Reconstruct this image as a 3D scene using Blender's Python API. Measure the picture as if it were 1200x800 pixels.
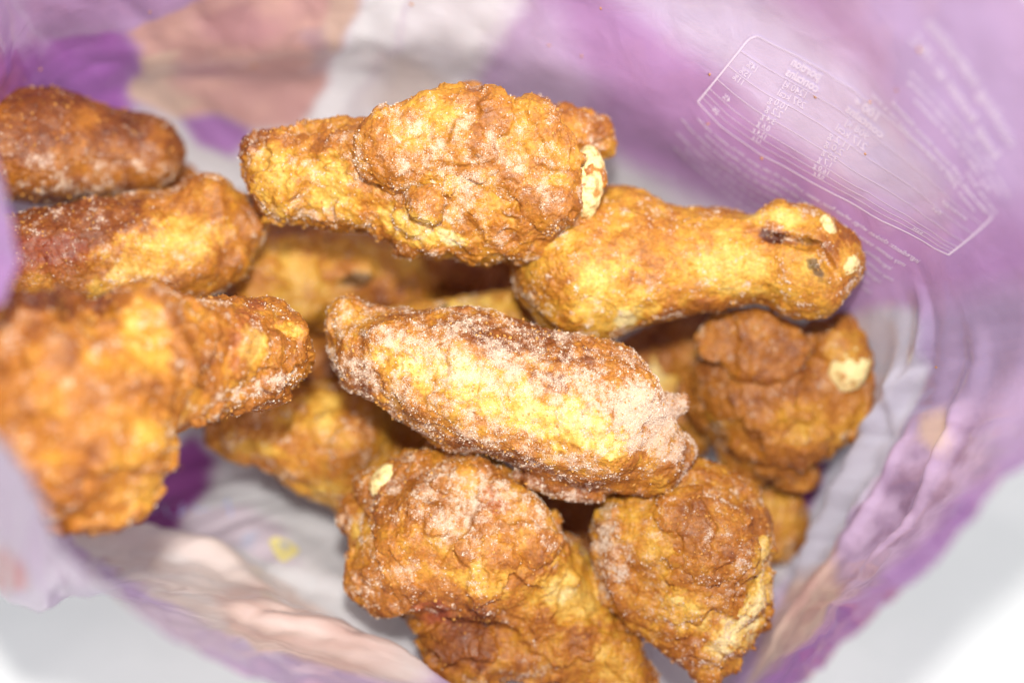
import bpy, math, random
import numpy as np
from mathutils import Vector, Matrix

for o in list(bpy.data.objects):
    bpy.data.objects.remove(o, do_unlink=True)
SC = bpy.context.scene
COL = SC.collection
random.seed(7)

# ------------------------------------------------------------------ camera, world, lamps, exposure
PITCH = math.radians(72)
FWD = np.array([0, math.cos(PITCH), -math.sin(PITCH)])
RGT = np.array([1.0, 0, 0])
UPV = np.cross(RGT, FWD)
CAM = -FWD * 0.40                      # the view axis meets the worktop 0.40 m away
cam_d = bpy.data.cameras.new('camera')
cam = bpy.data.objects.new('camera', cam_d)
COL.objects.link(cam)
cam.matrix_world = Matrix((
    (RGT[0], UPV[0], -FWD[0], CAM[0]),
    (RGT[1], UPV[1], -FWD[1], CAM[1]),
    (RGT[2], UPV[2], -FWD[2], CAM[2]),
    (0, 0, 0, 1)))
cam_d.lens = 50
cam_d.sensor_width = 36
cam_d.clip_start = 0.01
cam_d.clip_end = 50
cam_d.dof.use_dof = True
cam_d.dof.focus_distance = 0.304
cam_d.dof.aperture_fstop = 3.5
SC.camera = cam

w = bpy.data.worlds.new('World')
SC.world = w
w.use_nodes = True
bg = w.node_tree.nodes['Background']
bg.inputs['Color'].default_value = (0.93, 0.95, 1.0, 1)
bg.inputs['Strength'].default_value = 0.44

def area(name, loc, target, size, power, col=(1, 1, 1)):
    d = bpy.data.lights.new(name, 'AREA')
    d.shape = 'DISK'
    d.size = size
    d.energy = power
    d.color = col
    o = bpy.data.objects.new(name, d)
    COL.objects.link(o)
    o.location = Vector(loc)
    v = Vector(target) - Vector(loc)
    o.rotation_euler = v.to_track_quat('-Z', 'Y').to_euler()
    return o

area('flash_lamp', CAM + UPV * 0.075 + RGT * 0.0 + FWD * -0.02, (0, 0.0, 0.05), 0.032, 1.72, (1.0, 0.97, 0.92))
area('fill_lamp', (0.8, -0.7, 1.2), (0, 0.05, 0), 0.5, 14.0, (1.0, 0.99, 0.97))  # added fill lamp that whitens the worktop and far wall

SC.render.engine = 'CYCLES'
SC.view_settings.view_transform = 'Standard'
SC.view_settings.look = 'None'
SC.view_settings.exposure = 0.0
SC.view_settings.gamma = 1
SC.view_settings.use_curve_mapping = False
SC.cycles.use_adaptive_sampling = True
SC.cycles.adaptive_threshold = 0.015
SC.cycles.use_denoising = True
SC.cycles.max_bounces = 8

# ------------------------------------------------------------------ helpers
PX = 36 / 50 / 1200                    # tangent of one picture-unit at unit distance


def ray(px, py):
    return FWD + (px - 600) * PX * RGT - (py - 400) * PX * UPV


def W(px, py, d):
    """place in the scene seen in that direction at depth d (metres)"""
    return CAM + ray(px, py) * d


def smooth(a, b, x):
    t = np.clip((x - a) / (b - a), 0, 1)
    return t * t * (3 - 2 * t)


def _hash(ix, iy, iz, seed):
    h = (ix * 374761393 + iy * 668265263 + iz * 2147483647 + seed * 974634777) & 0xFFFFFFFF
    h = ((h ^ (h >> 13)) * 1274126177) & 0xFFFFFFFF
    h = ((h ^ (h >> 16)) * 2246822519) & 0xFFFFFFFF
    return h ^ (h >> 15)


_G = np.random.RandomState(3).normal(size=(256, 3))
_G /= np.linalg.norm(_G, axis=1)[:, None]


def pnoise(p, seed=0):
    """gradient noise, about -0.7..0.7"""
    i = np.floor(p).astype(np.int64)
    f = p - i
    u = f * f * f * (f * (f * 6 - 15) + 10)
    out = 0
    for dx in (0, 1):
        for dy in (0, 1):
            for dz in (0, 1):
                h = _hash(i[:, 0] + dx, i[:, 1] + dy, i[:, 2] + dz, seed) & 255
                g = _G[h]
                d = g[:, 0] * (f[:, 0] - dx) + g[:, 1] * (f[:, 1] - dy) + g[:, 2] * (f[:, 2] - dz)
                wgt = (u[:, 0] if dx else 1 - u[:, 0]) * (u[:, 1] if dy else 1 - u[:, 1]) * (u[:, 2] if dz else 1 - u[:, 2])
                out = out + wgt * d
    return out


def fbm(p, octv=3, seed=0, gain=0.5):
    a, s, out = 1.0, 0.0, 0
    for k in range(octv):
        out = out + a * pnoise(p * 2 ** k, seed + k * 17)
        s += a
        a *= gain
    return out / s * 1.6


def worley(p, seed=0):
    i = np.floor(p).astype(np.int64)
    best = np.full(len(p), 9.0)
    for dx in (-1, 0, 1):
        for dy in (-1, 0, 1):
            for dz in (-1, 0, 1):
                c = i + np.array([dx, dy, dz])
                h = _hash(c[:, 0], c[:, 1], c[:, 2], seed)
                q = np.stack([(h & 1023) / 1023.0, ((h >> 10) & 1023) / 1023.0, ((h >> 20) & 1023) / 1023.0], 1) + c
                best = np.minimum(best, ((q - p) ** 2).sum(1))
    return np.sqrt(best)


def new_mesh(name, V, F, smooth_shade=True):
    """V (n,3), F (m,k) all faces with k corners"""
    me = bpy.data.meshes.new(name)
    n, m, k = len(V), len(F), F.shape[1]
    me.vertices.add(n)
    me.vertices.foreach_set('co', np.asarray(V, np.float32).ravel())
    me.loops.add(m * k)
    me.loops.foreach_set('vertex_index', np.asarray(F, np.int32).ravel())
    me.polygons.add(m)
    me.polygons.foreach_set('loop_start', np.arange(0, m * k, k, dtype=np.int32))
    me.update(calc_edges=True)
    me.polygons.foreach_set('use_smooth', np.full(m, smooth_shade))
    me.validate()
    return me


def set_color(me, name, C):
    a = me.attributes.new(name, 'FLOAT_COLOR', 'POINT')
    a.data.foreach_set('color', np.concatenate([C, np.ones((len(C), 1))], 1).astype(np.float32).ravel())


def link(name, me, mat=None, parent=None):
    o = bpy.data.objects.new(name, me)
    COL.objects.link(o)
    if mat:
        me.materials.append(mat)
    if parent:
        o.parent = parent
    return o


def tag(o, label=None, cat=None, group=None, kind=None):
    for k, v in (('label', label), ('category', cat), ('group', group), ('kind', kind)):
        if v:
            o[k] = v
    return o


# ------------------------------------------------------------------ materials
def nodes(name):
    m = bpy.data.materials.new(name)
    m.use_nodes = True
    nt = m.node_tree
    return m, nt, nt.nodes['Principled BSDF']


def crust_material():
    m, nt, p = nodes('fried_crust')
    N, L = nt.nodes.new, nt.links.new
    at = N('ShaderNodeAttribute'); at.attribute_name = 'crust'
    tc = N('ShaderNodeTexCoord')
    n1 = N('ShaderNodeTexNoise'); n1.inputs['Scale'].default_value = 1500; n1.inputs['Detail'].default_value = 3
    n2 = N('ShaderNodeTexNoise'); n2.inputs['Scale'].default_value = 3600; n2.inputs['Detail'].default_value = 2
    n3 = N('ShaderNodeTexNoise'); n3.inputs['Scale'].default_value = 520; n3.inputs['Detail'].default_value = 4
    for n in (n1, n2, n3):
        L(tc.outputs['Object'], n.inputs['Vector'])
    r = N('ShaderNodeMapRange'); r.inputs[1].default_value = 0.3; r.inputs[2].default_value = 0.72
    r.inputs[3].default_value = 0.72; r.inputs[4].default_value = 1.2
    L(n1.outputs['Fac'], r.inputs[0])
    mul = N('ShaderNodeMix'); mul.data_type = 'RGBA'; mul.blend_type = 'MULTIPLY'; mul.inputs[0].default_value = 1
    L(at.outputs['Color'], mul.inputs[6]); L(r.outputs[0], mul.inputs[7])
    # frost bloom: fine pale grains where the frost attribute is strong
    fa = N('ShaderNodeAttribute'); fa.attribute_name = 'frost'
    add = N('ShaderNodeMath'); add.operation = 'MULTIPLY_ADD'; add.inputs[1].default_value = 0.62; 
    L(fa.outputs['Fac'], add.inputs[0]); L(n2.outputs['Fac'], add.inputs[2])
    fr = N('ShaderNodeMapRange'); fr.inputs[1].default_value = 0.78; fr.inputs[2].default_value = 1.08
    fr.inputs[3].default_value = 0.0; fr.inputs[4].default_value = 0.7
    L(add.outputs[0], fr.inputs[0])
    mx = N('ShaderNodeMix'); mx.data_type = 'RGBA'
    L(fr.outputs[0], mx.inputs[0]); L(mul.outputs[2], mx.inputs[6]); mx.inputs[7].default_value = (0.70, 0.54, 0.39, 1)
    L(mx.outputs[2], p.inputs['Base Color'])
    rr = N('ShaderNodeMapRange'); rr.inputs[1].default_value = 0.35; rr.inputs[2].default_value = 0.65
    rr.inputs[3].default_value = 0.30; rr.inputs[4].default_value = 0.66
    L(n3.outputs['Fac'], rr.inputs[0]); L(rr.outputs[0], p.inputs['Roughness'])
    p.inputs['Specular IOR Level'].default_value = 0.45
    p.inputs['Subsurface Weight'].default_value = 0.12
    p.inputs['Subsurface Radius'].default_value = (1.0, 0.45, 0.15)
    p.inputs['Subsurface Scale'].default_value = 0.0012
    b1 = N('ShaderNodeBump'); b1.inputs['Strength'].default_value = 0.55; b1.inputs['Distance'].default_value = 0.0005
    b2 = N('ShaderNodeBump'); b2.inputs['Strength'].default_value = 0.35; b2.inputs['Distance'].default_value = 0.00025
    L(n1.outputs['Fac'], b1.inputs['Height']); L(n2.outputs['Fac'], b2.inputs['Height'])
    L(b1.outputs[0], b2.inputs['Normal']); L(b2.outputs[0], p.inputs['Normal'])
    return m


def bone_material():
    m, nt, p = nodes('bone_cartilage')
    N, L = nt.nodes.new, nt.links.new
    tc = N('ShaderNodeTexCoord')
    n = N('ShaderNodeTexNoise'); n.inputs['Scale'].default_value = 420; n.inputs['Detail'].default_value = 4
    L(tc.outputs['Object'], n.inputs['Vector'])
    cr = N('ShaderNodeValToRGB')
    cr.color_ramp.elements[0].position = 0.36; cr.color_ramp.elements[0].color = (0.46, 0.22, 0.045, 1)
    cr.color_ramp.elements[1].position = 0.50; cr.color_ramp.elements[1].color = (0.82, 0.66, 0.30, 1)
    L(n.outputs['Fac'], cr.inputs[0]); L(cr.outputs[0], p.inputs['Base Color'])
    p.inputs['Roughness'].default_value = 0.5
    p.inputs['Subsurface Weight'].default_value = 0.2
    p.inputs['Subsurface Scale'].default_value = 0.002
    b = N('ShaderNodeBump'); b.inputs['Strength'].default_value = 0.5; b.inputs['Distance'].default_value = 0.0006
    n2 = N('ShaderNodeTexNoise'); n2.inputs['Scale'].default_value = 1500
    L(tc.outputs['Object'], n2.inputs['Vector']); L(n2.outputs['Fac'], b.inputs['Height']); L(b.outputs[0], p.inputs['Normal'])
    return m


def plain(name, col, rough=0.5, spec=0.5, noise=0.0, scale=400):
    m, nt, p = nodes(name)
    p.inputs['Base Color'].default_value = (*col, 1)
    p.inputs['Roughness'].default_value = rough
    p.inputs['Specular IOR Level'].default_value = spec
    if noise:
        N, L = nt.nodes.new, nt.links.new
        tc = N('ShaderNodeTexCoord'); n = N('ShaderNodeTexNoise'); n.inputs['Scale'].default_value = scale
        L(tc.outputs['Object'], n.inputs['Vector'])
        r = N('ShaderNodeMapRange'); r.inputs[3].default_value = 1 - noise; r.inputs[4].default_value = 1 + noise
        L(n.outputs['Fac'], r.inputs[0])
        mul = N('ShaderNodeMix'); mul.data_type = 'RGBA'; mul.blend_type = 'MULTIPLY'; mul.inputs[0].default_value = 1
        mul.inputs[6].default_value = (*col, 1); L(r.outputs[0], mul.inputs[7])
        L(mul.outputs[2], p.inputs['Base Color'])
    return m


def film_material():
    m, nt, p = nodes('printed_film')
    N, L = nt.nodes.new, nt.links.new
    at = N('ShaderNodeAttribute'); at.attribute_name = 'print'
    tc = N('ShaderNodeTexCoord')
    n = N('ShaderNodeTexNoise'); n.inputs['Scale'].default_value = 70; n.inputs['Detail'].default_value = 5
    L(tc.outputs['Object'], n.inputs['Vector'])
    r = N('ShaderNodeMapRange'); r.inputs[1].default_value = 0.3; r.inputs[2].default_value = 0.7
    r.inputs[3].default_value = 0.93; r.inputs[4].default_value = 1.06
    L(n.outputs['Fac'], r.inputs[0])
    mul = N('ShaderNodeMix'); mul.data_type = 'RGBA'; mul.blend_type = 'MULTIPLY'; mul.inputs[0].default_value = 1
    L(at.outputs['Color'], mul.inputs[6]); L(r.outputs[0], mul.inputs[7])
    L(mul.outputs[2], p.inputs['Base Color'])
    p.inputs['Roughness'].default_value = 0.3
    p.inputs['Coat Weight'].default_value = 0.7
    p.inputs['Coat Roughness'].default_value = 0.09
    p.inputs['Specular IOR Level'].default_value = 0.5
    b = N('ShaderNodeBump'); b.inputs['Strength'].default_value = 0.35; b.inputs['Distance'].default_value = 0.0012
    n2 = N('ShaderNodeTexNoise'); n2.inputs['Scale'].default_value = 90; n2.inputs['Detail'].default_value = 3
    n2.inputs['Distortion'].default_value = 0.8
    L(tc.outputs['Object'], n2.inputs['Vector']); L(n2.outputs['Fac'], b.inputs['Height']); L(b.outputs[0], p.inputs['Normal'])
    t = N('ShaderNodeBsdfTranslucent'); L(mul.outputs[2], t.inputs['Color'])
    mx = N('ShaderNodeMixShader'); mx.inputs[0].default_value = 0.24
    L(p.outputs[0], mx.inputs[1]); L(t.outputs[0], mx.inputs[2])
    L(mx.outputs[0], nt.nodes['Material Output'].inputs['Surface'])
    return m


def frost_material():
    m, nt, p = nodes('ice_crystals')
    p.inputs['Base Color'].default_value = (0.70, 0.56, 0.42, 1)
    p.inputs['Roughness'].default_value = 0.38
    p.inputs['Subsurface Weight'].default_value = 0.0
    p.inputs['Specular IOR Level'].default_value = 0.7
    return m


M_CRUST = crust_material()
M_BONE = bone_material()
M_FILM = film_material()
M_FROST = frost_material()
M_GRAIN = plain('crumb_grains', (0.56, 0.27, 0.06), 0.6, 0.3, 0.5, 300)

# ------------------------------------------------------------------ the worktop
def worktop():
    m, nt, p = nodes('pale_stone')
    N, L = nt.nodes.new, nt.links.new
    tc = N('ShaderNodeTexCoord')
    n = N('ShaderNodeTexNoise'); n.inputs['Scale'].default_value = 9; n.inputs['Detail'].default_value = 6; n.inputs['Distortion'].default_value = 1.2
    L(tc.outputs['Object'], n.inputs['Vector'])
    cr = N('ShaderNodeValToRGB')
    cr.color_ramp.elements[0].position = 0.36; cr.color_ramp.elements[0].color = (0.78, 0.80, 0.80, 1)
    cr.color_ramp.elements[1].position = 0.58; cr.color_ramp.elements[1].color = (0.90, 0.91, 0.91, 1)
    L(n.outputs['Fac'], cr.inputs[0]); L(cr.outputs[0], p.inputs['Base Color'])
    p.inputs['Roughness'].default_value = 0.3
    V = np.array([[-1.2, -0.9, 0], [1.2, -0.9, 0], [1.2, 1.2, 0], [-1.2, 1.2, 0],
                  [-1.2, -0.9, -.04], [1.2, -0.9, -.04], [1.2, 1.2, -.04], [-1.2, 1.2, -.04]])
    F = np.array([[0, 1, 2, 3], [7, 6, 5, 4], [0, 4, 5, 1], [1, 5, 6, 2], [2, 6, 7, 3], [3, 7, 4, 0]])
    o = link('worktop', new_mesh('worktop', V, F, False), m)
    tag(o, 'pale grey stone worktop under the plastic bag', None, None, 'structure')


worktop()

# ------------------------------------------------------------------ the bag: a lofted film, floor centre -> floor edge -> wall -> rim
BAG_V = np.array([0.0, 0.22, 0.42, 0.60, 0.80, 1.0])
BAG_C = (600, 450, 0.388)
BAG_COLS = [  # floor edge, low wall, high wall, rim
    [(955, 520, .364), (1040, 480, .335), (1150, 440, .300), (1320, 400, .250)],
    [(930, 620, .362), (1000, 610, .335), (1085, 600, .300), (1168, 580, .238)],
    [(870, 720, .358), (925, 720, .335), (975, 720, .305), (1022, 715, .250)],
    [(770, 840, .356), (815, 845, .333), (855, 838, .303), (892, 825, .256)],
    [(640, 825, .356), (638, 842, .335), (636, 850, .306), (640, 860, .262)],
    [(440, 738, .340), (400, 750, .322), (360, 765, .302), (310, 800, .258)],
    [(212, 655, .343), (168, 670, .322), (136, 692, .292), (112, 680, .228)],
    [(85, 590, .356), (30, 640, .325), (8, 692, .285), (15, 530, .215)],
    [(-20, 430, .367), (-120, 440, .335), (-160, 440, .292), (-60, 420, .245)],
    [(10, 270, .367), (-50, 270, .335), (-60, 275, .295), (24, 285, .238)],
    [(120, 170, .374), (70, 90, .342), (20, 10, .300), (-60, -100, .250)],
    [(300, 130, .377), (288, 60, .348), (265, -50, .312), (220, -230, .255)],
    [(500, 120, .374), (510, 45, .343), (520, -65, .310), (530, -260, .255)],
    [(700, 190, .364), (740, 105, .327), (800, -20, .294), (880, -210, .245)],
    [(860, 290, .354), (920, 200, .318), (1010, 100, .285), (1160, -40, .235)],
    [(950, 400, .358), (1030, 340, .325), (1130, 280, .290), (1310, 190, .240)],
]


def _bag_ctrl():
    c = W(*BAG_C)
    P = np.zeros((16, 6, 3))
    for i, col in enumerate(BAG_COLS):
        e = W(*col[0])
        P[i, 0] = c
        P[i, 1] = c * 0.5 + e * 0.5
        P[i, 1, 2] = min(c[2], P[i, 1, 2])
        for k in range(4):
            P[i, 2 + k] = W(*col[k])
    return P


BAG_P = _bag_ctrl()


def _cr(a, b, c, d, t):
    t = t[:, None]
    return 0.5 * ((2 * b) + (c - a) * t + (2 * a - 5 * b + 4 * c - d) * t * t + (3 * b - a - 3 * c + d) * t ** 3)


def bag_base(u, v):
    """smooth film surface, u around (0..1 from the right, clockwise from above), v from floor centre to rim"""
    u = np.asarray(u, float) % 1.0
    v = np.clip(np.asarray(v, float), 0, 1)
    x = u * 16
    i = np.floor(x).astype(int) % 16
    ft = x - np.floor(x)
    k = np.clip(np.searchsorted(BAG_V, v, side='right') - 1, 0, 4)
    tv = (v - BAG_V[k]) / (BAG_V[k + 1] - BAG_V[k])

    def row(kk):
        kk = np.clip(kk, 0, 5)
        return _cr(BAG_P[(i - 1) % 16, kk], BAG_P[i, kk], BAG_P[(i + 1) % 16, kk], BAG_P[(i + 2) % 16, kk], ft)
    a, b, c, d = row(k - 1), row(k), row(k + 1), row(k + 2)
    a = np.where((k == 0)[:, None], 2 * b - c, a)
    d = np.where((k == 4)[:, None], 2 * c - b, d)
    return _cr(a, b, c, d, tv)


def uvp(u, v, fu, fv, z=0.0):
    a = np.asarray(u) * 2 * math.pi
    return np.stack([np.cos(a) * fu, np.sin(a) * fu, np.asarray(v) * fv + z], 1)


def ridge(x):
    return 1 - np.abs(x)


   # (u, v, du, dv, half width along the normal to it, height, sharp side)
FOLDS = [
    (0.0378, 0.5709, 0.1450, -0.1966, 0.030, 0.0050, 0.45),
    (0.9858, 0.6701, 0.0446, -0.0867, 0.022, 0.0035, 0.50),
    (0.0336, 0.6808, 0.1188, -0.1762, 0.030, 0.0025, 1.00),
    (0.0704, 0.6465, 0.1346, -0.1175, 0.012, 0.0016, 0.60),
    (0.0493, 0.7663, 0.1040, -0.0255, 0.015, 0.0016, 0.60),
    (0.0910, 0.6082, 0.1327, -0.0588, 0.012, 0.0014, 0.60),
    (0.0143, 0.7830, 0.0816, -0.0382, 0.020, 0.0018, 0.80),
    (0.3793, 0.4050, -0.0686, -0.0103, 0.035, 0.0034, 0.40),
    (0.3232, 0.5718, -0.1049, 0.4596, 0.035, 0.0050, 0.40),
    (0.3482, 0.3499, -0.0473, 0.0664, 0.020, 0.0020, 0.80),
    (0.3750, 0.3087, -0.0835, -0.0408, 0.020, 0.0015, 1.00),
]



def bag_wrinkle(u, v):
    u = np.asarray(u, float); v = np.asarray(v, float)
    amp = smooth(0.1, 0.45, v)
    a = fbm(uvp(u, v, 1.7, 4.0), 3, 11) * 0.0024
    b = (np.abs(fbm(uvp(u, v, 4.5, 3.0, 3.3), 3, 21)) - 0.25) * 0.0032
    c = (np.abs(fbm(uvp(u, v, 9.0, 6.0, 7.7), 2, 31)) - 0.25) * 0.0016 + (np.abs(pnoise(uvp(u, v, 22.0, 9.0, 2.7), 33)) - 0.25) * 0.0007
    calm = 1 - 0.65 * smooth(0.74, 0.80, u) * (1 - smooth(0.97, 1.0, u))      # the far wall is stretched flat
    h = (a + (b + c) * calm) * (0.35 + 0.65 * amp)
    for (fu, fv, du, dv, wd, ht, sharp) in FOLDS:
        L = math.hypot(du, dv)
        x = ((u - fu + 0.5) % 1.0) - 0.5
        y = v - fv
        s = (x * du + y * dv) / L                      # along
        t = (x * -dv + y * du) / L                     # across
        t = t + 0.25 * wd * fbm(uvp(u, v, 3, 9, fu * 50), 2, 5)
        env = smooth(-L / 2, -L / 4, s) * (1 - smooth(L / 4, L / 2, s))
        side = np.where(t > 0, np.exp(-(t / (wd * sharp)) ** 2), np.exp(-(t / wd) ** 2))
        h = h + ht * env * side
    return h


def bag_normal(u, v, e=2e-3):
    du = bag_base(u + e, v) - bag_base(u - e, v)
    dv = bag_base(u, np.minimum(v + e, 1)) - bag_base(u, np.maximum(v - e, 0))
    n = np.cross(du, dv)
    n /= np.linalg.norm(n, axis=1)[:, None] + 1e-12
    c = W(600, 430, 0.30)
    s = np.sign(((c - bag_base(u, v)) * n).sum(1))
    return n * s[:, None]


def bag_surf(u, v, lift=0.0):
    u = np.asarray(u, float); v = np.asarray(v, float)
    vv = np.maximum(v, 0.02)
    n = bag_normal(u, vv)
    fade = smooth(0.02, 0.25, v)[:, None]
    return bag_base(u, v) + n * (bag_wrinkle(u, v)[:, None] * fade + lift)


def inside(poly, u, v):
    """point in polygon, u unwrapped round the polygon's own middle"""
    poly = np.array(poly)
    cu = poly[:, 0].mean()
    x = ((u - cu + 0.5) % 1.0) - 0.5 + cu
    r = np.zeros(len(u), bool)
    j = len(poly) - 1
    for i in range(len(poly)):
        x1, y1 = poly[i]; x2, y2 = poly[j]
        c = ((y1 > v) != (y2 > v)) & (x < (x2 - x1) * (v - y1) / (y2 - y1 + 1e-12) + x1)
        r ^= c
        j = i
    return r


# flat print on the film, plus painted fold sheen: (colour, outline in film coordinates)

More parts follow.
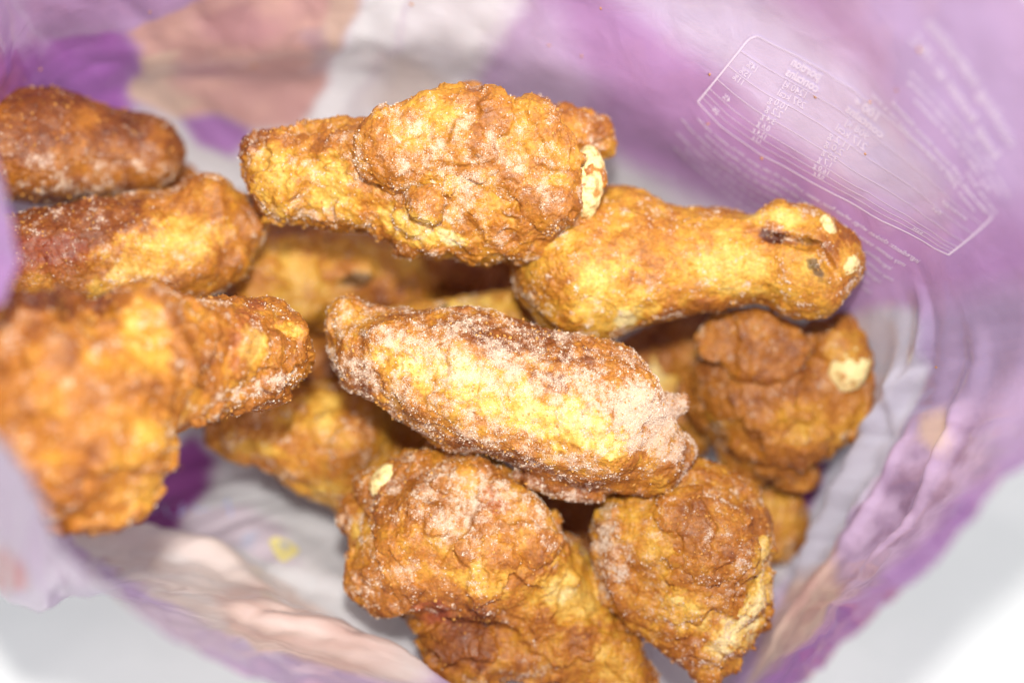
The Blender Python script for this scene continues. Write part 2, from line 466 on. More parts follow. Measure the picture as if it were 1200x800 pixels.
PRINT_AND_SHEEN = [
    ((0.45, 0.17, 0.53), [(0.5957, 1.0), (0.6129, 0.7722), (0.6279, 0.676), (0.6393, 0.6642), (0.65, 0.6642), (0.6521, 0.6426), (0.6536, 0.619), (0.6529, 0.5463), (0.6507, 0.4658), (0.6429, 0.4403), (0.6314, 0.4187), (0.6079, 0.4717), (0.5857, 0.8861), (0.5921, 0.9214)], 0.012, None),
    ((0.78, 0.48, 0.42), [(0.6514, 0.6602), (0.6579, 0.6701), (0.6643, 0.6917), (0.6707, 0.7034), (0.6771, 0.7231), (0.6864, 0.7643), (0.6957, 0.7899), (0.7114, 0.782), (0.7271, 0.7722), (0.7257, 0.7152), (0.7236, 0.6485), (0.72, 0.6033), (0.7179, 0.5326), (0.7179, 0.4717), (0.7157, 0.4364), (0.71, 0.4089), (0.7021, 0.3833), (0.6921, 0.3873), (0.6814, 0.3892), (0.6771, 0.403), (0.6729, 0.4187), (0.6657, 0.4187), (0.66, 0.4187), (0.6557, 0.4422), (0.6521, 0.4717), (0.6529, 0.5542), (0.6543, 0.6229), (0.6529, 0.6426)], 0.006, (0.68, 0.4, 0.38)),
    ((0.78, 0.56, 0.46), [(0.7171, 0.7467), (0.7214, 0.7506), (0.7257, 0.7584), (0.7243, 0.7074), (0.7236, 0.6485), (0.7207, 0.6053), (0.7179, 0.5424), (0.715, 0.566), (0.7129, 0.5817), (0.7121, 0.6033), (0.7114, 0.621), (0.7143, 0.6818)], 0.006, None),
    ((0.8, 0.58, 0.47), [(0.6536, 0.6013), (0.66, 0.5974), (0.6671, 0.6033), (0.6643, 0.5601), (0.6629, 0.5012), (0.6671, 0.4658), (0.6714, 0.4383), (0.665, 0.4285), (0.66, 0.4187), (0.6557, 0.4422), (0.6521, 0.4717), (0.6536, 0.5365)], 0.006, None),
    ((0.6, 0.33, 0.34), [(0.6729, 0.6799), (0.6814, 0.6976), (0.69, 0.6995), (0.695, 0.6681), (0.7, 0.6347), (0.6957, 0.621), (0.6914, 0.5994), (0.6836, 0.6092), (0.6779, 0.6249), (0.675, 0.6504)], 0.012, None),
    ((0.4, 0.3, 0.4), [(0.7064, 0.6249), (0.7086, 0.6249), (0.71, 0.6288), (0.7121, 0.5895), (0.7164, 0.5031), (0.7164, 0.4776), (0.7157, 0.456), (0.7107, 0.5601)], 0.012, None),
    ((0.44, 0.22, 0.52), [(0.66, 0.4187), (0.6657, 0.4187), (0.6729, 0.4187), (0.6771, 0.403), (0.6814, 0.3892), (0.6743, 0.3735), (0.6643, 0.3598), (0.6607, 0.3696), (0.6557, 0.3814), (0.6579, 0.399)], 0.006, None),
    ((0.96, 0.95, 0.97), [(0.7279, 0.7408), (0.7371, 0.7447), (0.7457, 0.7408), (0.7407, 0.6661), (0.7357, 0.5797), (0.73, 0.4462), (0.7164, 0.3892), (0.71, 0.3873), (0.7007, 0.3833), (0.7107, 0.4108), (0.7164, 0.4442), (0.7214, 0.617)], 0.006, None),
    ((0.88, 0.84, 0.88), [(0.7457, 0.7408), (0.7607, 0.7486), (0.7757, 0.7643), (0.7743, 0.7113), (0.7729, 0.6583), (0.7714, 0.5994), (0.7714, 0.5247), (0.7714, 0.4599), (0.7693, 0.4108), (0.7429, 0.3892), (0.7164, 0.3892), (0.73, 0.4462), (0.7357, 0.5797), (0.7407, 0.6661)], 0.006, (0.84, 0.8, 0.83)),
    ((0.8, 0.7, 0.66), [(0.7343, 0.5797), (0.7457, 0.5267), (0.7564, 0.4796), (0.7607, 0.4383), (0.7643, 0.4108), (0.745, 0.3951), (0.7257, 0.3931), (0.7336, 0.4501)], 0.02, None),
    ((0.66, 0.49, 0.72), [(0.7757, 0.7643), (0.7793, 0.7309), (0.7843, 0.6956), (0.7879, 0.6563), (0.7914, 0.617), (0.7964, 0.6092), (0.8014, 0.6013), (0.8036, 0.5463), (0.8057, 0.4855), (0.7886, 0.4383), (0.7693, 0.403), (0.7714, 0.456), (0.7714, 0.5247), (0.7714, 0.5994), (0.7729, 0.6583), (0.7743, 0.7113)], 0.02, None),
    ((0.5, 0.28, 0.54), [(0.7757, 0.7643), (0.7821, 0.7683), (0.7886, 0.7781), (0.8021, 0.7388), (0.8179, 0.7093), (0.8314, 0.6936), (0.845, 0.6858), (0.8529, 0.6661), (0.8607, 0.6485), (0.8793, 0.6504), (0.8986, 0.6701), (0.9193, 0.7113), (0.94, 0.7722), (0.9407, 0.7251), (0.9407, 0.6661), (0.92, 0.5797), (0.8979, 0.5031), (0.87, 0.4737), (0.8443, 0.4599), (0.8314, 0.4481), (0.8186, 0.4383), (0.8114, 0.4678), (0.805, 0.5051), (0.8029, 0.5562), (0.8014, 0.6013), (0.7964, 0.6092), (0.7914, 0.617), (0.7829, 0.6897)], 0.03, None),
    ((0.68, 0.57, 0.76), [(0.7886, 0.7781), (0.8064, 0.8036), (0.8243, 0.839), (0.8479, 0.8154), (0.8736, 0.8134), (0.8914, 0.8134), (0.9114, 0.8193), (0.9193, 0.8056), (0.9279, 0.7938), (0.9143, 0.729), (0.8986, 0.6701), (0.8793, 0.6504), (0.8607, 0.6485), (0.8529, 0.6661), (0.845, 0.6858), (0.8314, 0.6936), (0.8179, 0.7093), (0.8021, 0.7388)], 0.035, None),
    ((0.58, 0.42, 0.68), [(0.8536, 0.9116), (0.8693, 0.9646), (0.8829, 1.0), (0.9071, 0.9529), (0.9407, 0.9018), (0.9329, 0.8763), (0.9257, 0.8527), (0.9114, 0.839), (0.8971, 0.835), (0.8879, 0.837), (0.8786, 0.8409), (0.865, 0.8743)], 0.03, None),
    ((0.48, 0.28, 0.54), [(0.94, 0.7722), (0.94, 0.8429), (0.9407, 0.9018), (0.9514, 0.8881), (0.9643, 0.8763), (0.9621, 0.8232), (0.9593, 0.7643), (0.95, 0.7172), (0.9407, 0.6661), (0.9407, 0.7251)], 0.03, None),
    ((0.36, 0.27, 0.42), [(0.9479, 0.6543), (0.9543, 0.7133), (0.9593, 0.7643), (0.9621, 0.8232), (0.9643, 0.8763), (0.9807, 0.8723), (0.9971, 0.8743), (1.0129, 0.8174), (1.0286, 0.7506), (1.0593, 0.7192), (1.1043, 0.7938), (1.1093, 0.7349), (1.1129, 0.6681), (1.0843, 0.6092), (1.0586, 0.5954), (1.0293, 0.619), (1.0043, 0.6543), (0.9743, 0.6386)], 0.03, None),
    ((0.31, 0.2, 0.32), [(0.0143, 0.6622), (0.0136, 0.7427), (0.0129, 0.8095), (0.0307, 0.8488), (0.0514, 0.9313), (0.07, 0.8979), (0.0943, 0.9038), (0.1114, 0.8566), (0.125, 0.7447), (0.0979, 0.6642), (0.0671, 0.617), (0.04, 0.6308)], 0.025, (0.6, 0.44, 0.62)),
    ((0.66, 0.46, 0.4), [(0.0121, 0.7152), (0.0121, 0.7329), (0.0114, 0.7486), (0.0164, 0.7604), (0.0236, 0.7722), (0.03, 0.782), (0.0357, 0.7918), (0.035, 0.7702), (0.0329, 0.7506), (0.0286, 0.7349), (0.0207, 0.7113), (0.0164, 0.7133)], 0.012, (0.72, 0.54, 0.44)),
    ((0.2, 0.05, 0.18), [(0.99, 0.3873), (0.9907, 0.4187), (0.9929, 0.4501), (0.9979, 0.4638), (1.0043, 0.4835), (1.0229, 0.458), (1.0443, 0.4383), (1.0464, 0.4226), (1.05, 0.403), (1.0207, 0.3951)], 0.006, None),
    ((0.54, 0.52, 0.6), [(0.9543, 0.4678), (0.945, 0.4933), (0.9386, 0.5267), (0.9493, 0.6053), (0.9571, 0.6858), (0.9743, 0.6956), (0.9921, 0.7074), (1.0114, 0.6701), (1.0336, 0.6445), (1.0593, 0.6269), (1.0864, 0.6131), (1.1043, 0.6092), (1.1143, 0.5542), (1.0993, 0.4756), (1.0871, 0.4285), (1.0657, 0.4226), (1.045, 0.4305), (1.015, 0.4442), (0.9914, 0.4658), (0.9714, 0.4619)], 0.012, None),  # silvery reflection on the right-hand folds, painted into the film colour
    ((0.68, 0.5, 0.42), [(0.1607, 0.5954), (0.1429, 0.509), (0.13, 0.4815), (0.1171, 0.4776), (0.1029, 0.4776), (0.0943, 0.5129), (0.09, 0.5679), (0.0843, 0.5915), (0.0793, 0.6131), (0.0979, 0.6642), (0.1164, 0.7506), (0.1379, 0.7859), (0.1593, 0.8252), (0.1621, 0.7408)], 0.02, (0.6, 0.38, 0.34)),
    ((0.38, 0.17, 0.53), [(0.0414, 0.9156), (0.0457, 0.8939), (0.0521, 0.8802), (0.065, 0.8665), (0.0793, 0.8409), (0.1, 0.8645), (0.1186, 0.8586), (0.1286, 0.7958), (0.1421, 0.7781), (0.1507, 0.7368), (0.1571, 0.6642), (0.1643, 0.6485), (0.17, 0.6131), (0.1864, 1.0), (0.1736, 0.9372), (0.1579, 1.0), (0.135, 1.0), (0.1164, 1.0), (0.1, 1.0), (0.0864, 1.0), (0.0714, 1.0), (0.0629, 1.0), (0.0543, 1.0), (0.0543, 1.0)], 0.05, None),
    ((0.78, 0.71, 0.68), [(0.4264, 0.4383), (0.4243, 0.4069), (0.4214, 0.3853), (0.4121, 0.3755), (0.4043, 0.3657), (0.3857, 0.3657), (0.3686, 0.3755), (0.3479, 0.3873), (0.3293, 0.4167), (0.31, 0.4481), (0.2871, 0.6308), (0.2821, 0.6877), (0.2779, 0.7859), (0.2843, 0.839), (0.2914, 0.8763), (0.3043, 0.9195), (0.32, 0.9411), (0.3343, 0.9509), (0.3486, 0.9961), (0.3607, 0.9941), (0.3743, 1.0), (0.4043, 0.5267)], 0.012, (0.74, 0.63, 0.58)),
    ((0.72, 0.52, 0.46), [(0.3486, 0.6288), (0.3479, 0.4481), (0.3429, 0.4108), (0.3314, 0.4265), (0.3221, 0.4364), (0.3107, 0.4599), (0.2943, 0.6229), (0.2921, 0.7683), (0.2921, 0.8625), (0.3021, 0.8979), (0.3129, 0.9372), (0.3243, 0.8802), (0.3343, 0.8606), (0.3407, 0.7565)], 0.01, (0.76, 0.6, 0.54)),
    ((0.6, 0.48, 0.72), [(0.4007, 0.5306), (0.3836, 0.6229), (0.3679, 0.729), (0.3543, 0.7683), (0.3421, 0.8331), (0.3286, 0.8763), (0.3164, 0.8822), (0.3043, 0.8468), (0.2929, 0.837), (0.2821, 0.7761), (0.2736, 0.5601), (0.2579, 0.4246), (0.2329, 0.3971), (0.2386, 0.7525), (0.24, 0.8979), (0.2593, 0.9489), (0.2757, 1.0), (0.2936, 1.0), (0.315, 1.0), (0.33, 1.0), (0.3457, 1.0), (0.3593, 1.0), (0.3936, 0.8291), (0.3836, 0.9214)], 0.018, None),
    ((0.27, 0.07, 0.27), [(0.4264, 0.403), (0.4379, 0.3696), (0.4514, 0.3401), (0.4593, 0.3107), (0.4679, 0.2812), (0.4586, 0.2812), (0.45, 0.2832), (0.4364, 0.2989), (0.4214, 0.3166), (0.4171, 0.3264), (0.4121, 0.3342), (0.4014, 0.3539), (0.3886, 0.3794), (0.3943, 0.3833), (0.4029, 0.3853), (0.4143, 0.3951)], 0.006, None),
    ((0.7, 0.69, 0.7), [(0.4229, 0.3205), (0.4279, 0.3087), (0.4329, 0.3008), (0.4336, 0.2871), (0.4343, 0.2733), (0.4307, 0.2616), (0.425, 0.2517), (0.3679, 0.2792), (0.3379, 0.3087), (0.3286, 0.3382), (0.3193, 0.3676), (0.3221, 0.3892), (0.3243, 0.4167), (0.3343, 0.4069), (0.3457, 0.3931), (0.3636, 0.3912), (0.3886, 0.3794), (0.4057, 0.346)], 0.006, None),
    ((0.62, 0.54, 0.6), [(0.4129, 0.3401), (0.4064, 0.3224), (0.3993, 0.3048), (0.3757, 0.3166), (0.3614, 0.3224), (0.3521, 0.344), (0.345, 0.3715), (0.3557, 0.3696), (0.365, 0.3755), (0.3743, 0.3814), (0.3886, 0.3794), (0.4014, 0.3558)], 0.006, None),
    ((0.5, 0.54, 0.68), [(0.3729, 0.348), (0.3714, 0.344), (0.37, 0.3401), (0.365, 0.3539), (0.3621, 0.3657), (0.3629, 0.3696), (0.3636, 0.3715), (0.3679, 0.3598)], 0.006, None),
    ((0.34, 0.25, 0.44), [(0.31, 0.7545), (0.3043, 0.7565), (0.3007, 0.7565), (0.2986, 0.7584), (0.2971, 0.7584), (0.3029, 0.7565), (0.3093, 0.7545), (0.3093, 0.7565)], 0.015, None),
    ((0.5, 0.1, 0.62), [(0.5721, 0.9273), (0.5721, 0.9646), (0.5721, 1.0), (0.5729, 0.4285), (0.5679, 0.4147), (0.5621, 0.4049), (0.5521, 0.3971), (0.5557, 1.0), (0.5507, 1.0), (0.5479, 0.9823), (0.545, 0.9588), (0.5607, 0.9352)], 0.006, None),
    ((.62, .07, .10), [(0.4436, 0.8743), (0.4386, 0.8881), (0.4321, 0.9018), (0.4271, 0.9038), (0.4221, 0.8998), (0.4221, 0.8861), (0.4214, 0.8684), (0.4314, 0.8409), (0.4379, 0.8134), (0.4421, 0.835)], .012, None),
    ((.55, .08, .66), [(.535, .70), (.545, .66), (.575, .66), (.592, .80), (.594, 1.01), (.535, 1.01)], .03, None),
]



def film_colour(u, v):
    lilac = np.array([0.60, 0.44, 0.66])
    lilac2 = np.array([0.53, 0.33, 0.58])
    silver = np.array([0.68, 0.66, 0.68])
    purple = np.array([0.36, 0.12, 0.42])
    n = fbm(uvp(u, v, 1.3, 2.2, 5), 3, 41)
    k = smooth(-0.35, 0.4, n)[:, None]
    C = lilac * k + lilac2 * (1 - k)
    s = (1 - smooth(0.40, 0.50, v + 0.05 * fbm(uvp(u, v, 3, 3), 2, 44)))[:, None]
    C = C * (1 - s) + silver * s
    uw = u + 0.006 * fbm(uvp(u, v, 6, 8), 2, 51)
    vw = v + 0.010 * fbm(uvp(u, v, 6, 8, 9), 2, 52)
    mot = smooth(-0.3, 0.45, fbm(uvp(u, v, 9, 16, 3), 4, 61))[:, None]
    for col, poly, soft, col2 in PRINT_AND_SHEEN:
        m = 0
        for a in range(20):                        # soft edge of each patch
            r = soft * (0.35 + 0.65 * ((a * 7) % 5) / 4.0) * 0.9
            x, y = (u, v) if soft > 0.04 else (uw, vw)
            m = m + inside(poly, x + r * 0.4 * math.cos(a * 0.3142), y + r * math.sin(a * 0.3142))
        m = (m / 20.0)[:, None]
        ink = np.array(col) if col2 is None else np.array(col) * mot + np.array(col2) * (1 - mot)
        C = C * (1 - m) + ink * m
    C = C * (1 + 0.07 * fbm(uvp(u, v, 7, 11, 2), 3, 66))[:, None]
    return C


def build_bag():
    NU, NV = 560, 270
    u = np.arange(NU) / NU
    vs = np.concatenate([np.linspace(0.015, 0.40, 60, endpoint=False), np.linspace(0.40, 1.0, NV - 60)])
    U, Vv = np.meshgrid(u, vs, indexing='ij')
    uf, vf = U.ravel(), Vv.ravel()
    V = bag_surf(uf, vf)
    V[:, 2] = np.maximum(V[:, 2], 0.0012)
    idx = np.arange(NU * NV).reshape(NU, NV)
    a = idx[:, :-1]; b = np.roll(idx, -1, 0)[:, :-1]; c = np.roll(idx, -1, 0)[:, 1:]; d = idx[:, 1:]
    F = np.stack([a, b, c, d], -1).reshape(-1, 4)
    tip = len(V)
    V = np.vstack([V, V[idx[:, 0]].mean(0)])
    me = new_mesh('plastic_bag', V, F)
    col = film_colour(uf, vf)
    set_color(me, 'print', np.vstack([col, [[0.5, 0.5, 0.5]]]))
    o = link('plastic_bag', me, M_FILM)
    tag(o, 'open lilac and purple plastic freezer bag holding the fried chicken', 'bag')
    return o


BAG = build_bag()

# ------------------------------------------------------------------ fried chicken: bodies grown from rounded volumes, meshed, then crusted
def smin(a, b, k):
    h = np.maximum(k - np.abs(a - b), 0) / k
    return np.minimum(a, b) - h * h * k * 0.25


def sd_cone(P, a, ra, b, rb):
    a = np.array(a, float); b = np.array(b, float)
    ab = b - a
    t = np.clip(((P - a) @ ab) / (ab @ ab), 0, 1)
    d = P - a - t[:, None] * ab
    return np.sqrt((d * d).sum(1)) - (ra + (rb - ra) * t)


def sd_ell(P, c, r, rot, tilt=0.0):
    q = P - np.array(c, float)
    a = math.radians(rot)
    x = q[:, 0] * math.cos(a) + q[:, 1] * math.sin(a)
    y = -q[:, 0] * math.sin(a) + q[:, 1] * math.cos(a)
    z = q[:, 2]
    if tilt:
        t = math.radians(tilt)
        x, z = x * math.cos(t) + z * math.sin(t), -x * math.sin(t) + z * math.cos(t)
    k0 = np.sqrt((x / r[0]) ** 2 + (y / r[1]) ** 2 + (z / r[2]) ** 2) + 1e-9
    k1 = np.sqrt((x / r[0] ** 2) ** 2 + (y / r[1] ** 2) ** 2 + (z / r[2] ** 2) ** 2) + 1e-9
    return k0 * (k0 - 1) / k1


def field(prims, P):
    """prims: ('c', x,y,z,r, x,y,z,r, k) | ('e', x,y,z, rx,ry,rz, rot, k) | ('cut', x,y,z, rx,ry,rz, rot, k)"""
    f = None
    for q in prims:
        if q[0] == 'c':
            d = sd_cone(P, q[1:4], q[4], q[5:8], q[8]); k = q[9]
        else:
            d = sd_ell(P, q[1:4], q[4:7], q[7], q[9] if len(q) > 9 else 0); k = q[8]
        if q[0] == 'cut':
            f = -smin(-f, d, k)
        else:
            f = d if f is None else smin(f, d, k)
    return f


def surface_nets(f, org, h):
    s = f < 0
    nx, ny, nz = f.shape
    c = [s[dx:nx - 1 + dx, dy:ny - 1 + dy, dz:nz - 1 + dz] for dx in (0, 1) for dy in (0, 1) for dz in (0, 1)]
    cnt = sum(x.astype(np.int8) for x in c)
    act = (cnt > 0) & (cnt < 8)
    ids = np.full(act.shape, -1, np.int64)
    I = np.argwhere(act)
    ids[act] = np.arange(len(I))
    acc = np.zeros((len(I), 3)); num = np.zeros(len(I))
    val = lambda o: f[I[:, 0] + o[0], I[:, 1] + o[1], I[:, 2] + o[2]]
    corners = [(dx, dy, dz) for dx in (0, 1) for dy in (0, 1) for dz in (0, 1)]
    for a in corners:
        for ax in range(3):
            if a[ax]:
                continue
            b = list(a); b[ax] = 1
            fa, fb = val(a), val(b)
            x = (fa < 0) != (fb < 0)
            t = np.where(x, fa / np.where(x, fa - fb, 1), 0)
            p = np.tile(np.array(a, float), (len(I), 1)); p[:, ax] += t
            acc += np.where(x[:, None], p, 0); num += x
    V = org + (I + acc / num[:, None]) * h
    quads = []
    for ax in range(3):
        o1, o2 = (ax + 1) % 3, (ax + 2) % 3
        sl0 = [slice(None)] * 3; sl1 = [slice(None)] * 3
        sl0[ax] = slice(0, -1); sl1[ax] = slice(1, None)
        e = s[tuple(sl0)] != s[tuple(sl1)]
        E = np.argwhere(e)
        ok = (E[:, o1] > 0) & (E[:, o2] > 0) & (E[:, o1] < f.shape[o1] - 1) & (E[:, o2] < f.shape[o2] - 1)
        E = E[ok]
        neg = s[E[:, 0], E[:, 1], E[:, 2]]

        def cell(d1, d2):
            q = E.copy(); q[:, o1] -= d1; q[:, o2] -= d2
            return ids[q[:, 0], q[:, 1], q[:, 2]]
        Q = np.stack([cell(1, 1), cell(0, 1), cell(0, 0), cell(1, 0)], 1)
        Q[~neg] = Q[~neg][:, ::-1]
        quads.append(Q)
    return V, np.vstack(quads)


def split_quads(V, F):
    e = np.stack([F, np.roll(F, -1, 1)], -1)
    es = np.sort(e.reshape(-1, 2), 1)
    key = es[:, 0] * len(V) + es[:, 1]
    uq, first, inv = np.unique(key, return_index=True, return_inverse=True)
    mid = V[es[first]].mean(1)
    cen = V[F].mean(1)
    n0, n1 = len(V), len(V) + len(mid)
    m = inv.reshape(-1, 4) + n0
    c = np.arange(len(F)) + n1
    Q = np.stack([np.stack([F[:, i], m[:, i], c, m[:, i - 1]], 1) for i in range(4)], 1).reshape(-1, 4)
    return np.vstack([V, mid, cen]), Q


def vnormals(V, F):
    n = np.cross(V[F[:, 2]] - V[F[:, 0]], V[F[:, 3]] - V[F[:, 1]])
    N = np.zeros_like(V)
    for k in range(4):
        for ax in range(3):
            N[:, ax] += np.bincount(F[:, k], n[:, ax], len(V))
    return N / (np.linalg.norm(N, axis=1)[:, None] + 1e-9)


RAMP_T = np.array([-0.4, 0.0, 0.35, 0.65, 0.95, 1.25])
RAMP_C = np.array([[.095, .021, .005], [.235, .066, .010], [.45, .162, .017], [.61, .300, .030], [.75, .48, .095], [.83, .67, .30]])


def ramp(t):
    return np.stack([np.interp(t, RAMP_T, RAMP_C[:, k]) for k in range(3)], 1) * 0.92


OCT = np.array([[1, 0, 0], [-1, 0, 0], [0, 1, 0], [0, -1, 0], [0, 0, 1], [0, 0, -1]], float)
OCTF = np.array([[0, 2, 4], [2, 1, 4], [1, 3, 4], [3, 0, 4], [2, 0, 5], [1, 2, 5], [3, 1, 5], [0, 3, 5]])


def specks(name, P, N, size, rs, mat, parent, label=None):
    """loose grains sitting on a surface, one mesh"""
    n = len(P)
    A = rs.normal(size=(n, 3, 3))
    Q, _ = np.linalg.qr(A)
    sc = size[:, None] * (0.5 + rs.rand(n, 3))
    V = (OCT[None] * sc[:, None, :]) @ Q + (P + N * size[:, None] * 0.45)[:, None, :]
    F = (OCTF[None] + (np.arange(n) * 6)[:, None, None]).reshape(-1, 3)
    o = link(name, new_mesh(name, V.reshape(-1, 3), F, False), mat, parent)
    o['kind'] = 'stuff'
    return o


def frame(cx, cy, d):
    """origin and axes of a piece: x right, y down, z towards the viewer's side"""
    r = ray(cx, cy)
    o = CAM + r * d
    T = -r / np.linalg.norm(r)
    X = RGT - T * (RGT @ T); X /= np.linalg.norm(X)
    Y = np.cross(T, X)          # picture up
    M = np.array([X, -Y, T]).T
    return o, M, PX * d


def mesh_field(prims, h, lumps, seed, fine=True):
    lo = np.full(3, 1e9); hi = -lo
    for q in prims:
        if q[0] == 'cut':
            continue
        if q[0] == 'c':
            for c, r in ((q[1:4], q[4]), (q[5:8], q[8])):
                lo = np.minimum(lo, np.array(c) - r); hi = np.maximum(hi, np.array(c) + r)
        else:
            r = max(q[4:7]); lo = np.minimum(lo, np.array(q[1:4]) - r); hi = np.maximum(hi, np.array(q[1:4]) + r)
    lo -= 14; hi += 14
    n = np.ceil((hi - lo) / h).astype(int) + 1
    ax = [lo[k] + np.arange(n[k]) * h for k in range(3)]
    G = np.stack(np.meshgrid(*ax, indexing='ij'), -1).reshape(-1, 3)
    f = field(prims, G)
    near = np.abs(f) < 26
    f[near] += lumps * (10 * pnoise(G[near] / 88, seed + 3) + 8 * pnoise(G[near] / 46, seed) + 5 * pnoise(G[near] / 21, seed + 5))
    V, F = surface_nets(f.reshape(n), lo, h)
    if fine:
        V, F = split_quads(V, F)
    return V, F


def spot_mask(V, x, y, rx, ry, rot, seed, rag=0.5):
    a = math.radians(rot)
    dx, dy = V[:, 0] - x, V[:, 1] - y
    p = (dx * math.cos(a) + dy * math.sin(a)) / rx
    q = (-dx * math.sin(a) + dy * math.cos(a)) / ry
    d = np.sqrt(p * p + q * q) + rag * fbm(V / 17, 3, seed) + 0.3 * fbm(V / 7, 2, seed + 1)
    return 1 - smooth(0.6, 1.05, d)


def chicken(name, label, cx, cy, d, prims, h=3.4, rough=1.0, lumps=1.0, tone=0.4, frost=0.35, spots=(), bones=(),
            flaps=(), seed=1, crystals=2500, grains=900, cat='fried chicken', fine=True, creases=1.0):
    o_, M, s = frame(cx, cy, d)
    C = np.array([cx, cy, 0.0])
    rs = np.random.RandomState(seed)

    def crusted(V, F, rough, seed):
        N = vnormals(V, F)
        wv = np.stack([fbm(V / 34, 3, seed + 61 + k) for k in range(3)], 1)
        msk = smooth(-0.04, 0.05, fbm(V / 62 + wv * 0.3, 2, seed + 20))          # thick crust plates with torn edges
        pl2 = smooth(-0.03, 0.06, fbm(V / 27 + wv * 0.5, 2, seed + 21))
        cre = msk
        wf = worley(V / 26 + wv * 0.4, seed + 30)
        nug = np.sqrt(np.clip(1 - (wf / 0.8) ** 2, 0, 1))
        m3 = smooth(0.05, 0.3, fbm(V / 50, 2, seed + 62)) * creases
        dsp = rough * (creases * 6.5 * msk + 2.6 * pl2 * (0.35 + 0.65 * msk * creases) - 3.5
                       + (nug - 0.5) * 6.5 * m3
                       + 3.0 * fbm(V / 30, 2, seed + 40) + 1.5 * fbm(V / 12, 2, seed + 41))
        dsp += 1.15 * fbm(V / 5, 2, seed + 50) * (0.6 + 0.5 * msk)
        return V + N * dsp[:, None], N, cre, msk

    def colours(V, cre, tone, frost, seed):
        t = tone + 0.0 - 0.10 * (cre - 0.5) * creases + 0.46 * fbm(V / 44, 3, seed + 70) + 0.26 * fbm(V / 15, 3, seed + 71) + 0.15 * fbm(V / 5, 2, seed + 72)
        fr = frost + 0.7 * fbm(V / 26, 3, seed + 80) + 0.5 * fbm(V / 8, 2, seed + 81)
        red = np.zeros(len(V)); dark = np.zeros(len(V))
        for i, (kind, x, y, rx, ry, rot, k) in enumerate(spots):
            m = spot_mask(V, x, y, rx, ry, rot, seed + 90 + i) * k
            if kind == 'pale': t = t + m
            elif kind == 'brown': t = t - m
            elif kind == 'frost': fr = fr + m
            elif kind == 'bare': fr = fr - m
            elif kind == 'red': red = np.maximum(red, m)
            elif kind == 'dark': dark = np.maximum(dark, m)
        c = ramp(t)
        c = c * (1 - red[:, None]) + np.array([.30, .055, .03]) * red[:, None]
        c = c * (1 - dark[:, None]) + np.array([.055, .03, .015]) * dark[:, None]
        return c, np.clip(fr - 0.12, 0, 1.1)

    def finish(nm, V, F, col, fr, mat, parent):
        me = new_mesh(nm, (V - C) * s, F)
        set_color(me, 'crust', col)
        a = me.attributes.new('frost', 'FLOAT', 'POINT')
        a.data.foreach_set('value', fr.astype(np.float32))
        return link(nm, me, mat, parent)

    prims = list(prims) + [('e',) + b[0][1:4] + tuple(r - 6 for r in b[0][4:7]) + (b[0][7], 14) for b in bones]   # crust creeps up round the bone
    V, F = mesh_field(prims, h, lumps, seed, fine)
    V, N, cre, msk = crusted(V, F, rough, seed)
    col, fr = colours(V, cre, tone, frost, seed)
    body = finish(name, V, F, col, fr, M_CRUST, None)
    mw = np.eye(4); mw[:3, :3] = M; mw[:3, 3] = o_
    body.matrix_world = Matrix(mw.tolist())
    tag(body, label, cat, 'fried chicken pieces in the bag')
    allV, allN, allF = [V], [N], [fr]
    for i, (fp, ftone) in enumerate(flaps):
        v, f = mesh_field(fp, h, lumps * 0.7, seed + 300 + i, fine)
        v, n, c2, _ = crusted(v, f, rough * 0.8, seed + 300 + i)
        cc, ff = colours(v, c2, tone + ftone, frost, seed + 300 + i)
        finish('crust_flap', v, f, cc, ff, M_CRUST, body)
        allV.append(v); allN.append(n); allF.append(ff)
    for i, bp in enumerate(bones):
        v, f = mesh_field(bp, h, 0.45, seed + 500 + i, fine)
        n = vnormals(v, f)
        v = v + n * (3.6 * fbm(v / 14, 3, seed + 510) + 0.8 * fbm(v / 4, 2, seed + 511))[:, None]
        me = new_mesh('bone_end', (v - C) * s, f)
        link('bone_end', me, M_BONE, body)
    v = np.vstack(allV); n = np.vstack(allN); fr = np.concatenate(allF)
    front = n[:, 2] > -0.35
    if crystals:
        pr = np.where(front, np.clip(fr, 0.03, 1) ** 3.2, 0); pr /= pr.sum()
        k = rs.choice(len(v), crystals, p=pr)
        size = (0.00007 + 0.00017 * rs.rand(crystals) ** 2.2)
        specks('frost_crystals', (v[k] - C) * s, n[k], size, rs, M_FROST, body)
    if grains:
        pr = np.where(front, 1.0, 0); pr /= pr.sum()
        k = rs.choice(len(v), grains, p=pr)
        size = (0.00012 + 0.00028 * rs.rand(grains) ** 3)
        specks('breading_grains', (v[k] - C) * s, n[k], size, rs, M_GRAIN, body)
    return body


